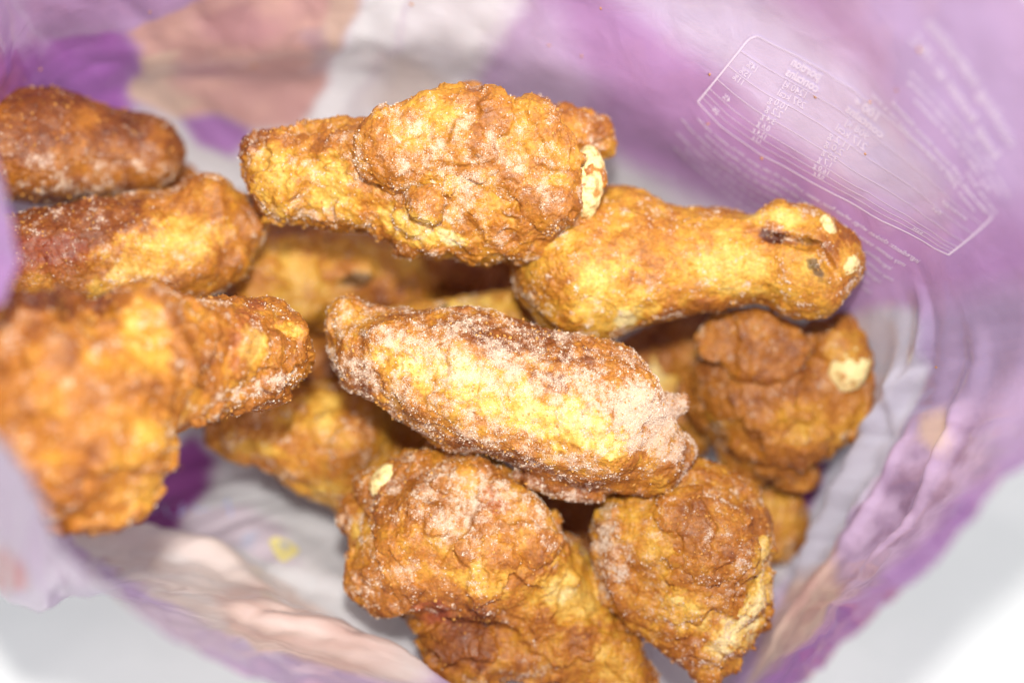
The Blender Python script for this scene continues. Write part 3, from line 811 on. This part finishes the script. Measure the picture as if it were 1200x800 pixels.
chicken('chicken_drumette', 'drumette at the top with wide flaky crust plate and pale bone end', 510, 210, .324, [
    ('c', 338, 203, 0, 55, 450, 206, 5, 64, 10),
    ('e', 560, 212, 15, 132, 88, 78, 8, 30),
    ('e', 560, 258, 10, 112, 54, 60, 2, 30),
    ('c', 640, 165, -10, 46, 700, 167, -15, 24, 25),
    ('e', 560, 140, 10, 70, 36, 50, 0, 20)],
    rough=1.05, tone=0.42, frost=0.42, seed=11, crystals=8000, grains=1500,
    flaps=[([('e', 556, 170, 80, 122, 60, 26, 5, 10), ('e', 462, 186, 70, 44, 36, 22, 30, 20), ('e', 620, 218, 70, 50, 46, 28, 40, 20)], 0.02),
           ([('e', 500, 232, 92, 19, 21, 15, 0, 5)], 0.1)],
    bones=[[('e', 684, 213, 46, 20, 42, 26, 8, 5)]],
    spots=[('pale', 330, 205, 30, 50, 0, .35), ('pale', 390, 215, 28, 40, 10, .35), ('pale', 480, 262, 36, 26, 30, .45), ('pale', 525, 275, 22, 10, 20, .8),
           ('brown', 300, 160, 40, 25, -30, .3), ('brown', 640, 250, 60, 40, 0, .15), ('frost', 540, 200, 120, 70, 0, .2)])

chicken('chicken_drumette', 'golden drumette whose knobbly bone knuckle points right at the purple wall', 790, 320, .330, [
    ('c', 690, 312, 0, 92, 845, 304, 5, 53, 10),
    ('c', 845, 304, 5, 53, 930, 300, 10, 50, 30),
    ('e', 728, 272, 0, 54, 54, 52, 0, 26),
    ('e', 938, 304, 10, 60, 64, 54, 0, 20),
    ('e', 918, 256, 28, 42, 22, 28, 5, 8),
    ('e', 935, 348, 12, 38, 26, 30, -10, 12),
    ('e', 985, 300, 15, 20, 34, 30, 10, 12),
    ('e', 955, 335, 30, 30, 26, 30, 50, 10),
    ('cut', 922, 284, 66, 44, 6, 20, 10, 6), ('cut', 962, 310, 66, 7, 26, 16, -30, 6)],
    rough=0.75, lumps=0.7, tone=0.52, frost=0.26, seed=23, crystals=4500, grains=800, creases=0.25,
    bones=[[('e', 983, 312, 46, 14, 11, 12, -20, 5)], [('e', 962, 268, 42, 9, 14, 12, -30, 5)]],
    spots=[('pale', 720, 350, 60, 50, 0, .3), ('pale', 735, 372, 14, 14, 0, .6), ('pale', 860, 310, 55, 45, 20, .25), ('pale', 905, 258, 40, 16, 5, .3),
           ('brown', 760, 290, 40, 60, 20, .18), ('brown', 900, 275, 16, 14, 0, .6), ('dark', 948, 316, 18, 8, 50, .8), ('dark', 940, 285, 16, 6, 10, .6), ('brown', 905, 280, 26, 8, 10, .4), ('brown', 965, 300, 10, 26, -20, .3),
           ('brown', 800, 380, 110, 30, -15, .3), ('brown', 985, 270, 25, 20, 0, .3)])

chicken('chicken_wing_flat', 'long frosted flat wing lying on top in the middle of the pile', 600, 465, .317, [
    ('c', 436, 412, -8, 56, 545, 442, 4, 78, 10),
    ('c', 545, 442, 4, 78, 690, 484, 4, 86, 20),
    ('c', 690, 484, 4, 86, 748, 520, -8, 60, 20),
    ('c', 660, 532, -10, 44, 770, 548, -14, 32, 16),
    ('e', 408, 374, 0, 26, 28, 24, 0, 12),
    ('c', 765, 474, 0, 20, 797, 472, 0, 11, 8),
    ('cut', 806, 498, 0, 16, 11, 40, 20, 8),
    ('e', 796, 528, -8, 24, 20, 20, 30, 8),
    ('e', 655, 572, -14, 60, 14, 24, 14, 10),
    ('e', 520, 512, -10, 40, 12, 22, 24, 10),
    ('c', 450, 396, 44, 20, 735, 462, 54, 24, 24),
    ('c', 500, 470, 44, 20, 710, 530, 50, 22, 24)],
    h=3.2, rough=0.9, lumps=0.8, tone=0.36, frost=0.62, seed=37, crystals=14000, grains=1000, creases=0.35,
    spots=[('pale', 600, 468, 180, 34, 20, .45), ('pale', 470, 425, 50, 22, 15, .3), ('pale', 660, 505, 80, 26, 18, .2),
           ('brown', 600, 395, 110, 26, 12, .38), ('brown', 420, 435, 40, 40, 0, .25), ('brown', 640, 455, 30, 20, 40, .35), ('brown', 640, 560, 150, 22, 22, .3),
           ('dark', 465, 496, 18, 8, 25, .9), ('dark', 430, 392, 8, 6, 0, .5), ('frost', 760, 490, 70, 50, 30, .4), ('frost', 640, 450, 190, 30, 15, .25),
           ('bare', 740, 555, 70, 30, 0, .3)])

chicken('chicken_drumette', 'drumette at the bottom with rough round head up and pale bone spot on its left', 570, 660, .327, [
    ('e', 542, 628, 16, 122, 92, 80, 18, 10),
    ('e', 470, 660, 8, 62, 60, 60, 0, 24),
    ('e', 446, 576, 6, 30, 36, 36, 20, 12),
    ('e', 420, 612, 2, 19, 34, 28, -10, 6),
    ('e', 520, 560, 20, 60, 34, 40, 10, 16),
    ('c', 630, 690, -34, 76, 705, 770, -34, 42, 8),
    ('c', 705, 770, -30, 42, 748, 818, -26, 28, 14),
    ('c', 528, 705, -26, 56, 550, 765, -30, 44, 8), ('c', 550, 765, -30, 44, 650, 750, -34, 52, 14)],
    rough=1.0, tone=0.33, frost=0.42, seed=41, crystals=8000, grains=1500,
    flaps=[([('e', 600, 620, 62, 58, 46, 28, 20, 10), ('e', 548, 575, 64, 50, 32, 24, 10, 20)], 0.04)],
    bones=[[('e', 452, 568, 44, 14, 22, 14, 25, 5)]],
    spots=[('pale', 680, 690, 56, 50, 30, .42), ('pale', 640, 690, 40, 22, -10, .25), ('pale', 565, 680, 40, 22, 10, .35), ('pale', 425, 622, 16, 26, 0, .3),
           ('brown', 540, 740, 60, 50, 0, .3), ('red', 575, 590, 24, 16, 20, .5), ('red', 510, 715, 28, 14, 0, .6), ('frost', 560, 600, 90, 40, 10, .3),
           ('pale', 725, 770, 40, 40, 0, .25), ('bare', 670, 720, 110, 60, 40, .4), ('bare', 540, 750, 70, 50, 0, .4)])

chicken('chicken_piece', 'upright egg-shaped piece at the bottom right with creamy torn tip below', 805, 665, .327, [
    ('e', 800, 635, 8, 103, 92, 76, 10, 10),
    ('e', 826, 700, 2, 74, 76, 62, 0, 30),
    ('c', 832, 745, 0, 40, 836, 776, 0, 20, 24),
    ('e', 745, 680, 0, 42, 54, 40, -20, 24)],
    rough=1.0, tone=0.42, frost=0.36, seed=53, crystals=6000, grains=1500,
    flaps=[([('e', 825, 630, 66, 62, 52, 26, 30, 10)], 0.0), ([('c', 888, 640, 46, 6, 882, 705, 44, 9, 6), ('c', 882, 705, 44, 9, 855, 735, 44, 10, 6), ('c', 850, 748, 40, 10, 795, 700, 56, 7, 6)], 0.32)],
    spots=[('pale', 855, 740, 34, 22, -30, .7), ('pale', 890, 680, 20, 60, 10, .35), ('pale', 800, 715, 40, 22, 35, .35), ('frost', 720, 640, 30, 60, 0, .35),
           ('brown', 830, 625, 60, 40, 0, .12)])

chicken('chicken_drumette', 'blurred drumette in front with its lumpy head at the left edge of the photo', 190, 460, .297, [
    ('e', 88, 482, 130, 118, 118, 92, 10, 10),
    ('e', 170, 385, 100, 40, 46, 50, 0, 20),
    ('e', 40, 405, 120, 66, 56, 60, 0, 30),
    ('e', 105, 552, 115, 66, 54, 60, 0, 34),
    ('c', 170, 430, 70, 80, 300, 408, -36, 64, 30),
    ('e', 316, 404, -40, 54, 62, 50, 0, 20),
    ('cut', 112, 368, 170, 32, 24, 60, -10, 14)],
    h=4.2, rough=1.05, tone=0.30, frost=0.3, seed=61, crystals=5000, grains=1200,
    spots=[('pale', 175, 400, 34, 50, 0, .25), ('pale', 180, 540, 50, 60, 0, .2), ('red', 280, 400, 22, 50, 10, .35), ('pale', 290, 405, 20, 26, 0, .45), ('pale', 335, 385, 18, 10, 20, .45),
           ('red', 300, 356, 14, 10, 0, .5), ('dark', 15, 432, 20, 10, 0, .6), ('frost', 310, 450, 60, 14, -15, .4), ('brown', 90, 360, 60, 20, 0, .4)])

chicken('chicken_piece', 'square-ended piece at the left with a yellow end and reddish brown side', 170, 290, .330, [
    ('c', 20, 315, 5, 62, 180, 285, 0, 62, 10),
    ('e', 244, 266, 5, 54, 58, 52, 25, 20), ('e', 240, 224, 0, 30, 22, 44, -15, 12), ('e', 288, 262, 0, 24, 32, 46, -30, 12), ('e', 268, 306, 0, 28, 20, 44, -30, 12),
    ('e', 180, 320, 0, 90, 50, 50, -10, 30)],
    h=4.0, rough=0.8, tone=0.36, frost=0.33, seed=71, crystals=2500, grains=900, creases=0.3,
    spots=[('pale', 190, 290, 80, 36, -15, .4), ('pale', 135, 335, 40, 22, -20, .5), ('brown', 90, 270, 100, 40, -10, .35), ('red', 60, 300, 60, 30, 0, .4), ('brown', 270, 300, 22, 40, 20, .2)])

chicken('chicken_piece', 'dark reddish brown smooth piece at the upper left edge under the purple wall', 100, 172, .340, [
    ('c', -50, 170, 0, 66, 60, 172, 0, 65, 10),
    ('c', 60, 172, 0, 65, 166, 182, -5, 49, 20)],
    h=4.2, rough=0.55, lumps=0.5, tone=0.08, frost=0.2, seed=83, crystals=1200, grains=800, creases=0.3,
    spots=[('brown', 100, 130, 140, 40, 5, .12), ('frost', 100, 205, 120, 30, 5, .35), ('pale', 100, 150, 30, 30, 0, .15)])

chicken('chicken_piece', 'rough brown piece at the right with folded crust and pale bone spot', 910, 460, .348, [
    ('e', 895, 460, 0, 92, 82, 66, 20, 10),
    ('e', 978, 425, 2, 44, 56, 50, 5, 22),
    ('e', 985, 475, -5, 38, 36, 36, 0, 20),
    ('e', 930, 510, 0, 60, 44, 46, -10, 24),
    ('e', 935, 552, -12, 28, 17, 22, 0, 6),
    ('c', 822, 462, -12, 26, 872, 545, -16, 24, 12)],
    h=3.8, rough=0.9, tone=0.3, frost=0.26, seed=97, crystals=1800, grains=900,
    flaps=[([('e', 886, 408, 66, 64, 38, 15, 12, 10), ('c', 850, 385, 52, 16, 925, 405, 56, 14, 12)], 0.0)],
    bones=[[('e', 990, 432, 40, 22, 28, 13, 10, 5)]],
    spots=[('pale', 985, 410, 24, 26, 0, .3), ('pale', 930, 500, 50, 30, 0, .15), ('brown', 840, 420, 40, 50, 0, .1)])

chicken('chicken_piece', 'shaded golden piece below the top drumette with a dark green-brown bruise', 390, 330, .364, [
    ('c', 320, 335, 0, 60, 440, 325, 0, 52, 10), ('e', 470, 345, 5, 40, 36, 36, 0, 20)],
    h=4.6, rough=0.8, tone=0.48, frost=0.2, seed=101, crystals=600, grains=500,
    spots=[('dark', 420, 328, 26, 12, -10, .8), ('brown', 440, 350, 30, 30, 0, .3), ('pale', 340, 310, 50, 26, 20, .2)])

chicken('chicken_piece', 'brown piece toned dim for shade deep in the gap below the crust of the top drumette', 520, 315, .378, [
    ('e', 525, 315, 0, 90, 46, 45, 5, 10)], h=4.6, rough=0.9, tone=0.15, frost=0.15, seed=103, crystals=300, grains=300)  # low tone puts the deep shade into the crust colour

chicken('chicken_piece', 'small golden piece with one dark spot peeking over the flat wing', 540, 375, .350, [
    ('c', 480, 392, 0, 34, 590, 378, 0, 36, 10)], h=4.6, rough=0.7, tone=0.55, frost=0.35, seed=107, crystals=700, grains=400,
    spots=[('dark', 520, 362, 9, 12, 0, .8), ('pale', 560, 360, 40, 14, 0, .25)])

chicken('chicken_piece', 'golden brown piece with ragged lower edge half shaded by the flat wing', 380, 520, .352, [
    ('c', 300, 492, 0, 50, 400, 520, 5, 66, 10), ('c', 400, 520, 5, 66, 432, 572, 0, 46, 20), ('c', 400, 505, -10, 56, 480, 510, -16, 42, 20), ('e', 285, 512, 0, 42, 28, 30, 10, 16)],
    h=4.0, rough=1.0, tone=0.46, frost=0.28, seed=109, crystals=2000, grains=900, creases=0.4,
    spots=[('pale', 380, 470, 26, 40, 10, .25), ('pale', 380, 580, 20, 22, 20, .35), ('brown', 310, 480, 50, 30, 0, .15), ('pale', 300, 525, 40, 10, 10, .25)])

chicken('chicken_piece', 'yellow piece in the gap between flat wing and folded brown piece', 775, 455, .366, [
    ('c', 755, 440, 0, 38, 800, 490, 0, 46, 10)], h=4.6, rough=0.7, tone=0.6, frost=0.15, seed=113, crystals=300, grains=300,
    spots=[('pale', 760, 435, 30, 26, 0, .35), ('brown', 820, 500, 40, 40, 0, .3)])

chicken('chicken_piece', 'small golden piece by the silver fold behind the egg-shaped piece', 905, 610, .360, [
    ('e', 900, 610, 0, 44, 48, 42, 0, 10)], h=4.6, rough=0.8, tone=0.48, frost=0.25, seed=127, crystals=600, grains=400,
    spots=[('pale', 895, 600, 22, 26, 0, .25)])

chicken('chicken_piece', 'small brown nub showing above the bone spot of the bottom drumette', 485, 555, .352, [
    ('e', 485, 560, 0, 42, 30, 34, 0, 10)], h=4.6, rough=0.9, tone=0.3, frost=0.35, seed=131, crystals=500, grains=400)

chicken('chicken_piece', 'piece toned almost black for shade in the deep gap between bottom drumette and egg-shaped piece', 675, 610, .374, [
    ('e', 675, 610, 0, 70, 46, 45, 60, 10)], h=4.6, rough=0.9, tone=0.1, frost=0.1, seed=137, crystals=200, grains=300)  # shade of the gap painted in as a near-black crust

chicken('chicken_piece', 'added dark filler piece in the gap between golden drumette, flat wing and folded brown piece', 770, 430, .370, [
    ('c', 700, 455, 0, 42, 835, 400, 0, 46, 10)], h=5.5, rough=0.8, tone=0.2, frost=0.1, seed=139, crystals=0, grains=200)  # filler piece added with dark crust to keep this gap dark
chicken('chicken_piece', 'added dark filler piece in the crack between left drumette and flat wing', 330, 420, .374, [
    ('c', 250, 400, 0, 50, 400, 450, 0, 56, 10)], h=5.5, rough=0.8, tone=0.2, frost=0.1, seed=149, crystals=0, grains=200)  # added dark filler, hides the pale floor in the crack
chicken('chicken_piece', 'added dark filler piece in the slot between top drumette and reddish square-ended piece', 270, 250, .376, [
    ('c', 200, 240, 0, 46, 340, 300, 0, 46, 10)], h=5.5, rough=0.8, tone=0.2, frost=0.1, seed=151, crystals=0, grains=200)  # extra dark piece put in so the slot reads as shade

# ------------------------------------------------------------------ print and crumbs on the film
# places on the film, in film coordinates
TABLE_GRID = [[(0.8379, 0.7702), (0.875, 0.7899), (0.935, 0.8527)], [(0.8364, 0.7015), (0.8793, 0.7054), (0.9379, 0.8174)], [(0.8343, 0.6229), (0.8836, 0.6111), (0.94, 0.7722)]]
BOLD_GRID = [[(0.8714, 0.9273), (0.8914, 0.9195), (0.9171, 0.9175)], [(0.87, 0.9018), (0.8921, 0.8959), (0.9207, 0.8959)], [(0.87, 0.8763), (0.8936, 0.8704), (0.9229, 0.8704)]]
SIDE_GRID = [[(0.8571, 0.8606), (0.8857, 0.8665), (0.935, 0.8861)], [(0.8571, 0.837), (0.8864, 0.839), (0.9379, 0.8645)], [(0.855, 0.8095), (0.8886, 0.8036), (0.9421, 0.8409)]]
FOOT_GRID = [[(0.835, 0.6053), (0.8843, 0.5935), (0.9386, 0.727)], [(0.8329, 0.5679), (0.8821, 0.5365), (0.94, 0.6426)], [(0.8321, 0.5208), (0.8807, 0.4835), (0.9386, 0.5817)]]
EMBLEM = [(0.3621, 0.3499), (0.3621, 0.3421), (0.3571, 0.3401), (0.3514, 0.346), (0.35, 0.3519), (0.35, 0.3676), (0.3507, 0.3715), (0.355, 0.3637)]
EMBLEM_MARK = [(0.3579, 0.3519), (0.3586, 0.346), (0.3571, 0.344), (0.3543, 0.348), (0.3536, 0.3519), (0.355, 0.3499), (0.3529, 0.3578), (0.3543, 0.3539), (0.3557, 0.3519)]
STROKES = [[(0.4207, 0.3598), (0.4186, 0.3637), (0.4164, 0.3657), (0.4143, 0.3676)], [(0.4193, 0.3519), (0.4164, 0.3558), (0.4136, 0.3578), (0.4107, 0.3598), (0.41, 0.3598), (0.4093, 0.3578), (0.4079, 0.3578), (0.4086, 0.3558), (0.4086, 0.3539), (0.4086, 0.3519), (0.41, 0.348), (0.4114, 0.346), (0.4121, 0.3421)], [(0.4143, 0.3558), (0.4143, 0.3578), (0.4136, 0.3598), (0.4136, 0.3617)], [(0.4086, 0.3519), (0.4114, 0.348), (0.4143, 0.344), (0.4171, 0.3401)], [(0.4143, 0.3362), (0.4114, 0.3362), (0.4093, 0.3362), (0.4071, 0.3382), (0.4071, 0.3362), (0.4071, 0.3342), (0.4057, 0.3303)], [(0.4029, 0.3224), (0.4021, 0.3205), (0.4021, 0.3185), (0.4029, 0.3185), (0.4036, 0.3166), (0.4064, 0.3146), (0.4071, 0.3126)], [(0.4071, 0.3126), (0.4021, 0.3185), (0.395, 0.3244), (0.3893, 0.3323)]]
CRUMBS = [(0.7943, 0.7211), (0.6614, 0.6995), (0.6907, 0.5444), (0.7843, 0.6367), (0.7414, 0.6779), (0.8329, 0.6779), (0.8414, 0.5954), (0.865, 0.5895), (0.8664, 0.7388), (0.8807, 0.7958), (0.8836, 0.835), (0.8921, 0.7329), (0.9886, 0.7192), (0.4464, 0.3146), (0.6207, 0.6347), (0.7943, 0.6327), (0.8793, 0.8861)]

M_INK = plain('white_ink', (0.76, 0.67, 0.80), 0.45)
M_YELLOW = plain('yellow_ink', (0.74, 0.66, 0.28), 0.45)
M_GREY_INK = plain('grey_ink', (0.50, 0.50, 0.50), 0.45)
M_BLUE_INK = plain('blue_ink', (0.45, 0.52, 0.85), 0.45)


def patch(grid, s, t):
    """film coordinates inside a printed panel; s along its lines, t down"""
    G = np.array(grid)
    B = lambda x: np.stack([2 * (x - .5) * (x - 1), -4 * x * (x - 1), 2 * x * (x - .5)], -1)
    return np.einsum('ni,nj,ijk->nk', B(t), B(s), G)


def on_film(P, lift=0.00025):
    return bag_surf(P[:, 0], P[:, 1], lift)


def add_ribbon(acc, pts, wd, lift=0.00025):
    """a printed line through film points, width in metres"""
    P = on_film(np.array(pts), lift)
    n = bag_normal(np.array(pts)[:, 0], np.array(pts)[:, 1])
    t = np.gradient(P, axis=0); t /= np.linalg.norm(t, axis=1)[:, None] + 1e-12
    b = np.cross(n, t) * wd / 2
    k = acc['n']
    acc['V'] += [P - b, P + b]; m = len(P)
    i = np.arange(m - 1)
    acc['F'].append(np.stack([k + i, k + i + 1, k + m + i + 1, k + m + i], 1))
    acc['n'] += 2 * m


def text_outline(body, size, bold=0.012):
    cu = bpy.data.curves.new('text', 'FONT')
    cu.body = body; cu.size = size; cu.resolution_u = 2; cu.offset = size * bold
    o = bpy.data.objects.new('text', cu); COL.objects.link(o)
    dg = bpy.context.evaluated_depsgraph_get()
    me = o.evaluated_get(dg).to_mesh()
    V = np.array([v.co[:] for v in me.vertices]).reshape(-1, 3)
    T = [tuple(p.vertices) for p in me.polygons]
    o.evaluated_get(dg).to_mesh_clear()
    bpy.data.objects.remove(o); bpy.data.curves.remove(cu)
    F = []
    for p in T:
        for i in range(1, len(p) - 1):
            F.append((p[0], p[i], p[i + 1]))
    return V[:, :2], np.array(F, int).reshape(-1, 3)


def printed_text(name, grid, items, aspect, parent, bold=0.0):
    """items: (text, s of the line's reading start, t of the baseline, height in t); seen from inside the bag, so mirrored"""
    Vs, Fs, n = [], [], 0
    for body, s0, t0, hgt in items:
        V, F = text_outline(body, hgt / 0.68, 0.012 + bold)
        if not len(V):
            continue
        st = np.stack([s0 - V[:, 0] / aspect, t0 - V[:, 1]], 1)
        uv = patch(grid, st[:, 0], st[:, 1])
        Vs.append(on_film(uv)); Fs.append(F + n); n += len(V)
    o = link(name, new_mesh(name, np.vstack(Vs), np.vstack(Fs), False), M_INK, parent)
    return o


def nutrition():
    acc = dict(V=[], F=[], n=0)
    T = np.linspace(0, 1, 24)

    def line(s0, t0, s1, t1, wd=0.00028):
        add_ribbon(acc, patch(TABLE_GRID, s0 + (s1 - s0) * T, t0 + (t1 - t0) * T), wd)
    line(.05, 0, 1, 0, .0004); line(1, 0, 1, 1, .0004); line(0, 1, 1, 1, .0004); line(0, .12, 0, 1, .0004)
    a = T * math.pi / 2
    add_ribbon(acc, patch(TABLE_GRID, .05 - .05 * np.sin(a), .12 - .12 * np.cos(a)), .0004)
    for t in (.24, .46, .66, .80, .87, .93):
        line(0, t, 1, t, 0.00018)
    link('table_rule', new_mesh('table_rule', np.vstack(acc['V']), np.vstack(acc['F'])), M_INK, BAG)
    col1 = [('portion', .37, .10, .085), ('contains', .385, .21, .085), ('1240 kJ', .36, .32, .07), ('297 kcal', .37, .42, .07), ('10,0 g', .32, .52, .07), ('2,2 g', .31, .61, .07),
            ('3,4 g', .30, .70, .06), ('0,6 g', .295, .78, .055), ('12,4 g', .30, .86, .05), ('1,2 g', .29, .92, .04)]
    col2 = [('100 g', .61, .10, .085), ('contains', .645, .21, .085), ('908 kJ', .61, .32, .07), ('217 kcal', .62, .42, .07), ('11,2 g', .58, .52, .07), ('2,0 g', .565, .61, .07),
            ('3,5 g', .56, .70, .06), ('1,7 g', .555, .78, .055), ('16,0 g', .56, .86, .05), ('0,8 g', .55, .92, .04)]
    col3 = [('14%', .13, .34, .07), ('15%', .12, .44, .07), ('11%', .11, .54, .07), ('4%', .10, .78, .06), ('2%', .09, .95, .05)]
    col4 = [('energy', .96, .34, .06), ('fat', .90, .52, .06), ('salt', .90, .92, .05)]
    printed_text('nutrition_heading', TABLE_GRID, col1[:2] + col2[:2], 2.9, BAG, 0.03)
    printed_text('nutrition_text', TABLE_GRID, col1[2:] + col2[2:] + col3 + col4, 2.9, BAG)
    rows = ['cooking instructions', 'keep frozen at -18 C']
    printed_text('heading_text', BOLD_GRID, [(rows[0], .98, .30, .26), (rows[1], .95, .78, .24)], 3.6, BAG)
    small = ['oven 200 C 20 minutes on a tray', 'turn halfway through cooking', 'fry 180 C for 6 minutes', 'serve hot', 'do not refreeze once thawed']
    printed_text('instruction_text', SIDE_GRID, [(small[i % 5], .97 - .03 * (i % 3), .1 + .17 * i, .09) for i in range(6)], 3.4, BAG)
    foot = ['ingredients: chicken wings, wheat flour, water, sunflower oil, salt, spices, starch, pepper, paprika',
            'may contain traces of milk, egg, soya, celery and mustard, see pack for allergens in bold']
    printed_text('ingredient_text', FOOT_GRID, [(foot[i % 2], .98 - .02 * (i % 3), .08 + .145 * i, .06) for i in range(7)], 3.6, BAG)


def flat_mark(name, outline, mat, parent, lift):
    P = np.array(outline); c = P.mean(0)
    Q = np.vstack([c, P])
    # a ring half way keeps the mark on the curved film
    n = len(P)
    V = np.vstack([c, (P + c) / 2, P])
    i = np.arange(n); j = (i + 1) % n
    tri = np.vstack([np.stack([0 * i, 1 + i, 1 + j], 1), np.stack([1 + i, 1 + n + i, 1 + n + j], 1), np.stack([1 + i, 1 + n + j, 1 + j], 1)])
    return link(name, new_mesh(name, on_film(V, lift), tri, False), mat, parent)


def crumb(u, v, size, seed, label):
    rs = np.random.RandomState(seed)
    P = OCT * (0.6 + 0.8 * rs.rand(6, 1))
    V, F = [], []
    mid = {}
    pts = list(P)
    def m(a, b):
        k = (min(a, b), max(a, b))
        if k not in mid:
            q = (pts[a] + pts[b]) / 2; q = q / np.linalg.norm(q) * (0.6 + 0.6 * rs.rand())
            mid[k] = len(pts); pts.append(q)
        return mid[k]
    for a, b, c in OCTF:
        x, y, z = m(a, b), m(b, c), m(c, a)
        F += [(a, x, z), (x, b, y), (z, y, c), (x, y, z)]
    V = np.array(pts) * size * np.array([1.2, 0.8, 0.6])
    o = link('crumb', new_mesh('crumb', V, np.array(F)), M_CRUMB)
    p = bag_surf(np.array([u]), np.array([v]), size * 0.3)[0]
    n = bag_normal(np.array([u]), np.array([v]))[0]
    o.location = p
    q = Vector(n).to_track_quat('Z', 'Y')
    o.rotation_euler = (q @ Matrix.Rotation(rs.rand() * 6, 3, 'Z').to_quaternion()).to_euler()
    tag(o, label, 'crumb', 'crumbs stuck to the bag')


nutrition()
flat_mark('emblem', EMBLEM, M_YELLOW, BAG, 0.0007)
flat_mark('emblem_mark', EMBLEM_MARK, M_GREY_INK, BAG, 0.0011)
acc = dict(V=[], F=[], n=0)
for st in STROKES:
    add_ribbon(acc, st, 0.0004)
link('blue_lettering', new_mesh('blue_lettering', np.vstack(acc['V']), np.vstack(acc['F'])), M_BLUE_INK, BAG)
M_CRUMB = plain('loose_crumb', (0.50, 0.24, 0.08), 0.6, 0.3, 0.4, 900)
CRUMB_LABELS = [
    'crumb high on the pinkish band left of the lilac panel', 'brown crumb at the upper left tip of the salmon print', 'dark crumb in the middle of the salmon print',
    'crumb beside the pale corner right of the white print', 'crumb at the top edge on the white stripe', 'crumb just outside the left corner of the nutrition box',
    'crumb under the lower left corner of the nutrition box', 'crumb below the lower rule of the nutrition box', 'crumb between the two number columns of the nutrition box',
    'crumb by the right number column of the nutrition box', 'crumb outside the upper rule of the nutrition box', 'crumb low in the right number column of the nutrition box',
    'yellow crumb on the silver crease at the right', 'dark crumb on the deep purple floor print by the blurred drumette', 'dark crumb on the purple print above the dark brown piece',
    'crumb in the lilac corner above the top drumette', 'blurred crumb by the big white heading letters']
for i, (u, v) in enumerate(CRUMBS[:len(CRUMB_LABELS)]):
    crumb(u, v, 0.00035 + 0.0004 * random.random() ** 2, 900 + i, CRUMB_LABELS[i])
